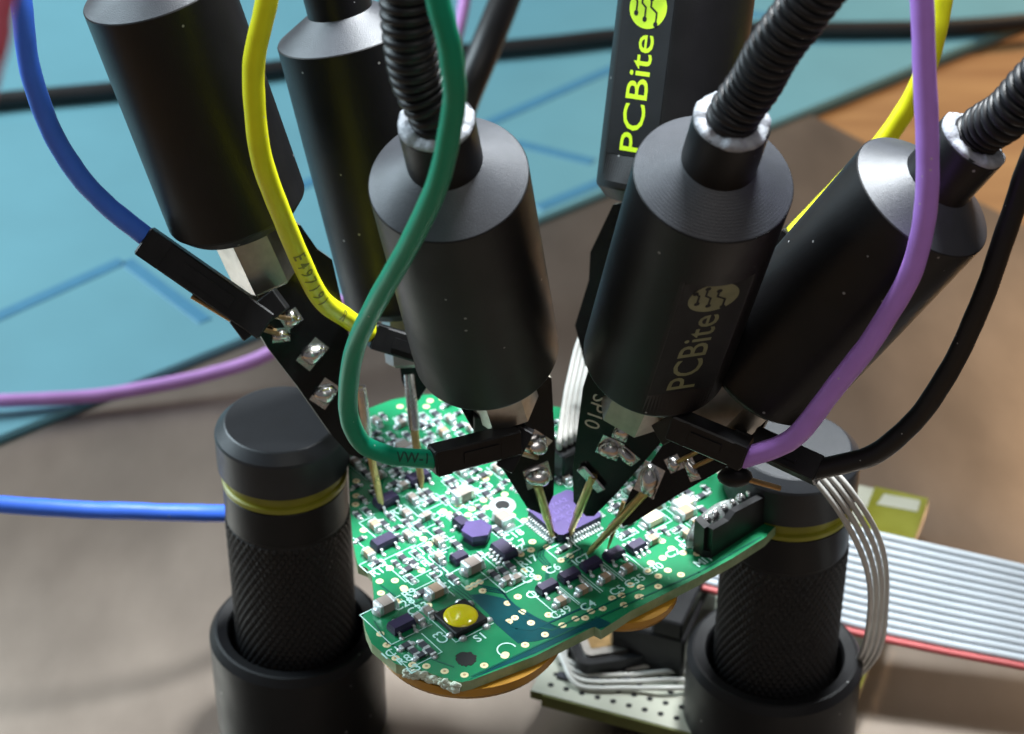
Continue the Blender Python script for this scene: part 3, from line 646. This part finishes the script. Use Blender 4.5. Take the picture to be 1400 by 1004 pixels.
    if len(nd) > 2: MB().tube([nd[0], nd[0].lerp(nd[1], 0.95), nd[1]], [0.8, 0.8, 0.68], 16).build('needle_sleeve', 'solder', t)
    if pad:
        p0, p1 = [on_plane(u, v, PB, n) for u, v in pad]; d = p1 - p0; s_ = n.cross(d.normalized())
        MB().box((p0 + p1) / 2 + n * 0.55, d / 2, s_ * 0.75, n * 0.28, ch=0.2).build('solder_bridge', 'solder', t)
    if tip2:
        p0 = on_plane(*tip2[0], PB, n) - n * 1.2; MB().tube([p0, p0 + (PZ(*tip2[1]) - p0) * 0.7, PZ(*tip2[1])], [0.3, 0.3, 0.12], 10).build('needle', 'brass', t)
    for (u, v, r1, r2) in blobs:
        c = on_plane(u, v, PB, n); k_ = random.uniform(-0.5, 0.5); q1 = ab_.cross(n) * math.cos(k_) + ab_ * math.sin(k_); q2 = n.cross(q1)
        b = MB().blob(c, q1 * r1 * 0.92, q2 * r2 * 0.92, n * min(r1, r2) * 1.05, 0, 18, 10, -0.2, 0.16); b.blob(c + q1 * r1 * 0.35 - q2 * r2 * 0.4, q1 * r1 * 0.6, q2 * r2 * 0.55, n * min(r1, r2) * 0.75, 0, 14, 8, -0.2, 0.2)
        b.box(c + n * 0.03, q1 * r1 * 1.02, q2 * r2 * 0.98, n * 0.09); b.build('solder_joint', 'solder', t)
    if sp:
        u, v, u2, v2_, size = sp; c = on_plane(u, v, PB, n) + n * 0.02; e = on_plane(u2, v2_, PB, n); d = (e - c); d = (d - n * d.dot(n)).normalized()
        b = MB(); put_text(b, 'SP10', size, c, d, n.cross(d), n); b.build('printing', 'ptext', pbo)
    return t, PB, n, ab_

# blue-wire probe
pA = probe('black needle probe with blue wire and big nickel nut, board leaning over the board holder', (329, 298, 286), (212, -16, 268), (523, 697),
    [(318, 350), (330, 402), (345, 440), (366, 476), (406, 528), (454, 596), (478, 622), (497, 628), (502, 605), (496, 560), (488, 523), (477, 458), (465, 403), (454, 355), (434, 341), (411, 308), (360, 300)],
    [(170, -130, 262), (150, -200, 258)], [(491, 528), (500, 596), (523, 697)],
    [(427, 484, 2.0, 1.3), (444, 538, 1.8, 1.4), (398, 436, 1.3, 1.1), (384, 458, 1.2, 1.0)], roll=0.12)
pB = probe('black needle probe standing behind the green wire, fed by the yellow printed wire', (562, 405, 308), (472, 43, 290), (577, 667),
    [(535, 385), (541, 455), (549, 520), (560, 548), (572, 548), (590, 520), (605, 470), (605, 385)],
    [(452, -60, 284), (440, -130, 280)], [(560, 512), (567, 588), (577, 667)], [(548, 420, 0.9, 2.2), (558, 410, 0.9, 1.6)], roll=-0.1)
pC = probe('black needle probe with tall ribbed gooseneck and green wire, needle on the chip with violet sheen', (667, 488, 279), (613, 243, 249), (757, 737),
    [(600, 520), (622, 542), (645, 585), (690, 646), (721, 695), (739, 703), (748, 695), (757, 677), (759, 610), (754, 517), (690, 490)],
    [(572, 112, 237), (561, 60, 233), (556, 0, 230), (556, -80, 226)], [(733, 660), (757, 737)], [(731, 607, 1.7, 1.9), (735, 650, 1.8, 1.7)], roll=0.15)
pD = probe('black needle probe with bright lime lettering, standing upright behind the others', (904, 277, 303), (947, -72, 297), (850, 640),
    [(838, 280), (807, 345), (805, 383), (786, 445), (800, 500), (835, 520), (870, 420), (900, 340), (890, 270)],
    [(960, -160, 294), (970, -240, 294)], [(828, 490), (850, 640)], [], flat=(-0.64, 2.6, 30.0, 1.15), roll=-0.3)
pE = probe('black needle probe with shade-dimmed lettering and white glue round its gooseneck, violet wire below', (893, 497, 279), (976, 243, 248), (777, 735),
    [(805, 505), (797, 530), (783, 640), (784, 686), (801, 706), (812, 706), (841, 677), (917, 590), (935, 560), (900, 500)],
    [(1034, 112, 235), (1060, 65, 230), (1112, -5, 224), (1170, -80, 218)], [(812, 648), (777, 735)], [(834, 612, 1.5, 1.7), (850, 590, 1.0, 1.5), (857, 622, 1.6, 1.0)], flat=(0.55, 2.2, 29.5, 1.15), shaded_ringed=True, pad=((795, 636), (824, 668)), sp=(814, 563, 805, 590, 3.0), roll=0.05)
pF = probe('black needle probe leaning far over beside the violet wire, its board carrying the black wire', (1040, 513, 281), (1262, 268, 258), (803, 758),
    [(960, 520), (935, 560), (905, 610), (862, 672), (847, 709), (851, 720), (863, 717), (930, 675), (991, 640), (1040, 590), (1060, 555), (1010, 500)],
    [(1378, 156, 246), (1415, 115, 242), (1480, 50, 236)], [(893, 662), (803, 758)], [(888, 656, 1.5, 2.3), (922, 634, 1.0, 1.1), (945, 640, 1.7, 0.8)], sp=(945, 560, 918, 585, 3.0), roll=-0.05, tip2=((848, 690), (831, 750)))

# ------------------------------------------------------------------ jumper wires
def wire(colname, label, pts, r=1.32, mt=None, house=None, free=None, prints=None, group='silicone jumper wires'):
    P = [PD(*q) if len(q) == 3 else V(q[0]) for q in pts]; path = spline(P, 18); ph = [random.random() * 6 for _ in range(6)]
    for i, p in enumerate(path[:-14]):
        q = i * 0.11; p += V((math.sin(q * 1.3 + ph[0]) + 0.6 * math.sin(q * 3.1 + ph[1]), math.sin(q * 1.1 + ph[2]), math.sin(q * 1.7 + ph[3]) + 0.5 * math.sin(q * 3.7 + ph[4]))) * 0.055
    t = thing('jumper_wire', label, 'wire', P[-1], group)
    ins = MB().tube(path, lambda i: r * (1 + 0.012 * math.sin(i * 0.31 + ph[5]) + 0.010 * math.sin(i * 0.83 + ph[0])), 20).build('insulation', mt or colname, t)
    if house:
        (u0, v0, d0), (u1, v1, d1), hw, hh = house[:4]
        A, B = PD(u0, v0, d0), PD(u1, v1, d1); d = (B - A); n = (CAM - (A + B) / 2).normalized(); tw = house[4] if len(house) > 4 else 0.0
        n = (n - d.normalized() * n.dot(d.normalized())).normalized(); s = d.normalized().cross(n)
        n, s = n * math.cos(tw) + s * math.sin(tw), s * math.cos(tw) - n * math.sin(tw)
        b = MB(); b.box((A + B) / 2, d / 2, s * hw, n * hh, ch=0.22)
        h = b.build('connector_housing', 'plastic', t)
        MB().box(A + d * 0.52 + n * (hh + 0.06), d * 0.2, s * hw * 0.42, n * 0.14).build('latch', 'plastic', h)
        MB().box(A + d * 0.36 + n * (hh + 0.02), d * 0.035, s * hw * 0.36, n * 0.05).build('contact', 'brass', h)
        MB().box(A + d * 0.78 + n * (hh - 0.05), d * 0.03, s * hw * 0.9, n * 0.1).build('rib', 'plastic', h)
        MB().box(A + d * 0.10 + n * (hh - 0.02), d * 0.08, s * hw * 0.98, n * 0.12).build('rib', 'plastic', h)
    if prints:
        for (txt, f, size, m, flip) in prints:
            acc = [0]
            for p, q in zip(path, path[1:]): acc.append(acc[-1] + (q - p).length)
            vs, fs = glyphs(txt, size, 0.03, 0.3); b = MB(); vv = []
            for p in vs:
                sdist = f * acc[-1] + p.x * (-1 if flip else 1); yy = p.y * (-1 if flip else 1)
                k = max(0, min(len(path) - 2, next((i for i in range(len(acc)) if acc[i] > sdist), len(acc) - 1) - 1))
                tt = (sdist - acc[k]) / (acc[k + 1] - acc[k]); c = path[k].lerp(path[k + 1], tt)
                tg = (path[min(k + 2, len(path) - 1)] - path[max(k - 1, 0)]).normalized()
                n = (CAM - c).normalized(); n = (n - tg * n.dot(tg)).normalized(); s = n.cross(tg)
                an = yy / r; vv.append(c + (n * math.cos(an) + s * math.sin(an)) * (r + 0.03))
            b.add(vv, fs); b.build('printing', m, ins)
    return t
def pins(pr, pxs, hd):
    """black header block and bent pins of a probe, on its board"""
    t, PB, n, ab_ = pr
    A, B, hw = hd; a, b2 = PD(*A), PD(*B); d = b2 - a; nn = (CAM - a).normalized(); s = d.normalized().cross(nn).normalized(); nn = s.cross(d.normalized())
    MB().box((a + b2) / 2, d / 2, s * hw, nn * 1.25, ch=0.15).build('pin_header', 'plastic', t)
    for p, q in pxs:
        a = PD(*p); c = on_plane(*q, PB, n) + n * 0.2; MB().tube([a, a.lerp(c, 0.7), c], [0.32] * 3, 8).build('header_pin', 'brass', t)

wire('blue', 'bright blue silicone wire plugged into a two-way black connector over the teal mat', [(15, -120, 262), (28, 0, 264), (45, 110, 268), (88, 212, 274), (140, 275, 279), (205, 328, 283)],
     house=((196, 328, 282.5), (366, 446, 284.5), 2.0, 1.35, 0.15))
pins(pA, [(((372, 432, 284), (398, 436))), (((352, 448, 285), (384, 458)))], ((325, 452, 285), (385, 408, 284), 1.6))
wire('yellow', 'yellow silicone wire with printed lettering hanging in front of the black probe', [(385, -90, 250), (365, 0, 252), (347, 90, 256), (357, 210, 262), (393, 315, 272), (435, 402, 284), (478, 438, 294), (515, 458, 298)],
     house=((508, 458, 297.5), (592, 484, 300), 1.75, 1.4, 0.1), prints=[('E 4 9 7 1 9 1', 0.70, 2.3, 'print_dark', False), ('R', 0.865, 2.3, 'print_dark', False)])
pins(pB, [((592, 480, 300), (560, 470))], ((580, 480, 300.5), (600, 492, 302), 1.9))
wire('green', 'dark green silicone wire looping down past the middle probe', r=1.22, pts=[(575, -90, 212), (600, 0, 214), (617, 80, 217), (619, 160, 222), (594, 262, 230), (545, 360, 242), (492, 460, 258), (475, 545, 269), (490, 600, 274), (530, 622, 276.5), (598, 629, 279)],
     house=((590, 630, 278.5), (708, 600, 283), 1.75, 1.45, 0.5), prints=[('VW-1', 0.962, 1.9, 'print_dark2', False)])
pins(pC, [((705, 600, 283), (731, 607)), ((712, 620, 284), (733, 625))], ((690, 640, 284.5), (720, 585, 283.5), 1.2))
MB().box(PD(683, 575, 285), V((3.4, 0, 0)), V((0, 1.2, 0.4)), V((0, -0.5, 2.2)), ch=0.2).build('pin_header', 'plastic', pC[0])
wire('violet', 'violet silicone wire curving down in front of the leaning probe', [(1258, -100, 236), (1261, 0, 238), (1265, 140, 242), (1268, 260, 246), (1250, 360, 251), (1198, 455, 257), (1130, 545, 264), (1080, 602, 269), (1015, 627, 274)],
     house=((1022, 622, 273), (918, 578, 275), 1.75, 1.6, -0.5))
pins(pE, [((925, 585, 276), (905, 580))], ((905, 592, 280), (935, 575, 277), 1.5))
wire('yellow', 'yellow silicone wire hanging behind the violet wire into a black connector', [(1295, -90, 300), (1288, 0, 302), (1266, 95, 305), (1215, 185, 309), (1150, 255, 313), (1082, 325, 318)], r=1.45,
     house=((1086, 320, 317.5), (1020, 392, 322), 1.75, 1.5))
wire('black', 'black silicone wire curving in from the side to the leaning probe', [(1445, 140, 250), (1410, 215, 252), (1385, 290, 255), (1352, 385, 259), (1312, 480, 264), (1262, 562, 269), (1195, 620, 273), (1110, 644, 277)],
     house=((1122, 645, 276.5), (1030, 602, 280), 1.75, 1.5, 0.2))
pins(pF, [((1030, 600, 281), (945, 640)), ((1005, 590, 281), (922, 634))], ((1040, 618, 281), (1000, 600, 281.5), 1.5))
MB().tube([PD(1020, 655, 281), PD(1066, 668, 283)], 0.4, 8).build('header_pin', 'brass', pF[0])
MB().blob(PD(1005, 652, 281.5), V((2.3, 0, 0)), V((0, 1.3, 0.6)), V((0, -0.7, 1.3)), 0, 16, 10, -1).build('pin_header', 'plastic', pF[0])
MB().tube([PD(262, 405, 284.8), PD(335, 449, 285.4)], 0.35, 8).build('header_pin', 'brass', pA[0])
wire('pink', 'pale violet wire lying across the mat edge and rising behind the probes', [(-90, 552, 405), (0, 548, 406), (140, 540, 409), (270, 516, 412), (370, 482, 414), (455, 424, 416), (515, 368, 420), (570, 260, 430), (612, 100, 448), (634, 5, 460), (645, -80, 470)], mt='pink', r=1.3)
wire('blue', 'blue wire running low behind the knurled holder, above the steel plate', [(-90, 684, 332), (0, 690, 333), (120, 697, 335), (220, 701, 338), (305, 702, 342), (370, 705, 350), (430, 735, 372), (445, 790, 366.5)], mt='blue', r=1.35)
wire('rose', 'rose red wire close to the lens at the mat corner', [(-40, 150, 150), (-14, 60, 150), (-4, 0, 150), (5, -60, 150)], mt='rose', r=1.3)

# ------------------------------------------------------------------ perfboard, ribbon cable and thin wires under the board
zp = 9.0
pA0, pA1 = PZ(725, 944, zp), PZ(940, 1001, zp); ex = (pA1 - pA0).normalized(); ey = V((-ex.y, ex.x, 0))
c1 = PZ(1266, 684, zp); wx = (c1 - pA0).dot(ex); wy = (c1 - pA0).dot(ey)
o_ = pA0.copy()
pf = thing('perforated_board', 'cream perforated board with amber tape standing under the green board', 'perfboard', (o_.x, o_.y, 1.6))
def pp(x, y, z=0): return o_ + ex * x + ey * y + EZ * z
MB().prism([pp(0, 0, -1.6), pp(wx, 0, -1.6), pp(wx, wy, -1.6), pp(0, wy, -1.6)], EZ * 1.6, 0, 1).build('panel', ['perf', 'olive'], pf)
for x, y in ((11, 10), (wx - 3, 12), (12, wy - 3), (wx - 3, wy - 3)): MB().lathe(V((pp(x, y).x, pp(x, y).y, 0)), EZ, [(1.6, 2.4), (zp - 1.65, 2.4)], 24).build('standoff', 'plastic', pf)
hm = MB().prism([V((0.5 * math.cos(k * PI / 5), 0.5 * math.sin(k * PI / 5), 0.0)) for k in range(10)], Z * 0.03).mesh('hole', 'hole')
n = 0
for i in range(1, int(wx / 2.54)):
    for j in range(1, int(min(wy, 34) / 2.54)):
        p = pp(i * 2.54, j * 2.54 - 0.3, 0.004); inst('hole', hm, pf, p); n += 1
# amber tape
MB().prism([pp(wx - 9, wy - 30, 0.01), pp(wx + 0.3, wy - 30, 0.01), pp(wx + 0.3, wy + 0.3, 0.01), pp(wx - 9, wy + 0.3, 0.01)], EZ * 0.25).build('tape', 'kapton', pf)
MB().prism([pp(wx + 0.3, 0, -2.4), pp(wx + 0.5, 0, -2.4), pp(wx + 0.5, wy, -2.4), pp(wx + 0.3, wy, -2.4)], EZ * 2.4).build('tape', 'kapton', pf)
MB().prism([pp(2, -0.35, -2.3), pp(wx, -0.35, -2.3), pp(wx, -0.1, -2.3), pp(2, -0.1, -2.3)], EZ * 2.2).build('edge_strip', 'olive', pf)
MB().prism([pp(wx - 7.6, wy - 4.5, 0.27), pp(wx - 0.6, wy - 4.0, 0.27), pp(wx - 0.8, wy - 0.8, 0.27), pp(wx - 7.0, wy - 1.2, 0.27)], EZ * 0.06).build('tape_window', 'perf', pf)
# metal shielded oscillator in a black frame
def rrect(c, ux, uy, l, wd, r, n=6):
    out = []
    for sx, sy, a0 in ((1, 1, 0), (-1, 1, 90), (-1, -1, 180), (1, -1, 270)):
        for k in range(n + 1):
            a = math.radians(a0 + 90 * k / n); out.append(c + ux * (sx * (l - r) + r * math.cos(a)) + uy * (sy * (wd - r) + r * math.sin(a)))
    return out
kc = PZ(838, 866, zp + 3.0); kc.z = zp
kx = V((math.cos(0.22), math.sin(0.22), 0)); ky = V((-kx.y, kx.x, 0))
os_ = MB().prism(rrect(kc, kx, ky, 7.0, 6.2, 2.0), EZ * 3.0).build('shielded_module', 'plastic', pf)
MB().prism(rrect(kc + EZ * 2.9, kx, ky, 5.6, 4.7, 1.2), EZ * 0.6).build('metal_lid', 'nut', os_)
MB().prism(rrect(kc + EZ * 3.45, kx, ky, 4.4, 3.3, 0.4), EZ * 0.12).build('lid_window', 'brass', os_)
# box header for the ribbon
hc = PZ(908, 842, zp + 4); hc.z = zp
rdir = (PZ(1400, 912, 10) - PZ(1165, 866, 10)).normalized()
hA = MB().box(hc + EZ * 4, ex * 6, ey * 9, EZ * 4, ch=0.4).build('box_header', 'plastic', pf)
MB().box(hc + ex * 3 + EZ * 9.5, ex * 2.4, ey * 8.8, EZ * 1.6, ch=0.3).build('header_clamp', 'plastic', hA)
for k in range(9): MB().box(PZ(770 + 14 * k, 925 - (k % 3) * 4, zp + 0.3), ex * 0.9, ey * 0.6, EZ * 0.35).build('chip_resistor', 'res', pf)
# ribbon cable
NS = 14
rb = thing('ribbon_cable', 'flat grey ribbon cable with one red edge running past the holder', 'ribbon cable', PZ(1165, 866, 6))
low = [(905, 792), (975, 808), (1070, 836), (1165, 864), (1285, 890), (1400, 912), (1520, 938)]
upp = [(905, 668), (975, 682), (1070, 704), (1175, 727), (1285, 752), (1400, 778), (1520, 808)]
LO = [PD(u, v, 344 - i * 1.5) for i, (u, v) in enumerate(low)]; HI = [PD(u, v, 351 - i * 1.5) for i, (u, v) in enumerate(upp)]
for s in range(NS):
    f = s / (NS - 1); pts = spline([a.lerp(b_, f) for a, b_ in zip(LO, HI)], 8)
    nx = (HI[3] - LO[3]).length / (NS - 1) / 2
    MB().tube(pts, nx * (1.10 if s else 0.9), 10).build('conductor', 'ribred' if s == 0 else 'rib', rb)
# thin white wires
for k in range(4):
    o = k - 1.5
    P = [rc + E1 * o * 1.0 + EZ * 3.6, rc + E1 * o * 1.0 + EZ * 6.5, PD(778 + 7 * k, 520, 322), PD(800 + 6 * k, 450, 326), PD(850, 405 + 5 * k, 328), PD(950, 450 + 5 * k, 318), PD(1010, 560 + 4 * k, 300), PD(1062, 610 + 3 * k, 291),
         PD(1100 + 9 * k, 641 - 2 * k, 290), PD(1150 + 8 * k, 704 - 6 * k, 291), PD(1184 + 7.5 * k, 775 - 8 * k, 299), PD(1189 + 7.5 * k, 840 - 5 * k, 311), PD(1174 + 7.5 * k, 900, 326), PD(1130, 940 + 3 * k, 339), PD(1040, 945, 346 + k)]
    P += [PZ(940, 908 + 11 * k, zp + 0.7), PZ(860, 914 + 9 * k, zp + 0.7), PZ(795, 912 + 9 * k, zp + 0.7), PZ(765 + 3 * k, 893 + 7 * k, zp + 1.5), PZ(758 + 5 * k, 872 + 5 * k, zp + 0.6)]
    wb = MB().tube(spline(P, 12), 0.40, 10).build('thin_wire', 'white', None, P[0])
    tag(wb, 'thin white wire, one of four looping from the green board to the perforated board', 'wire', 'thin white wires')
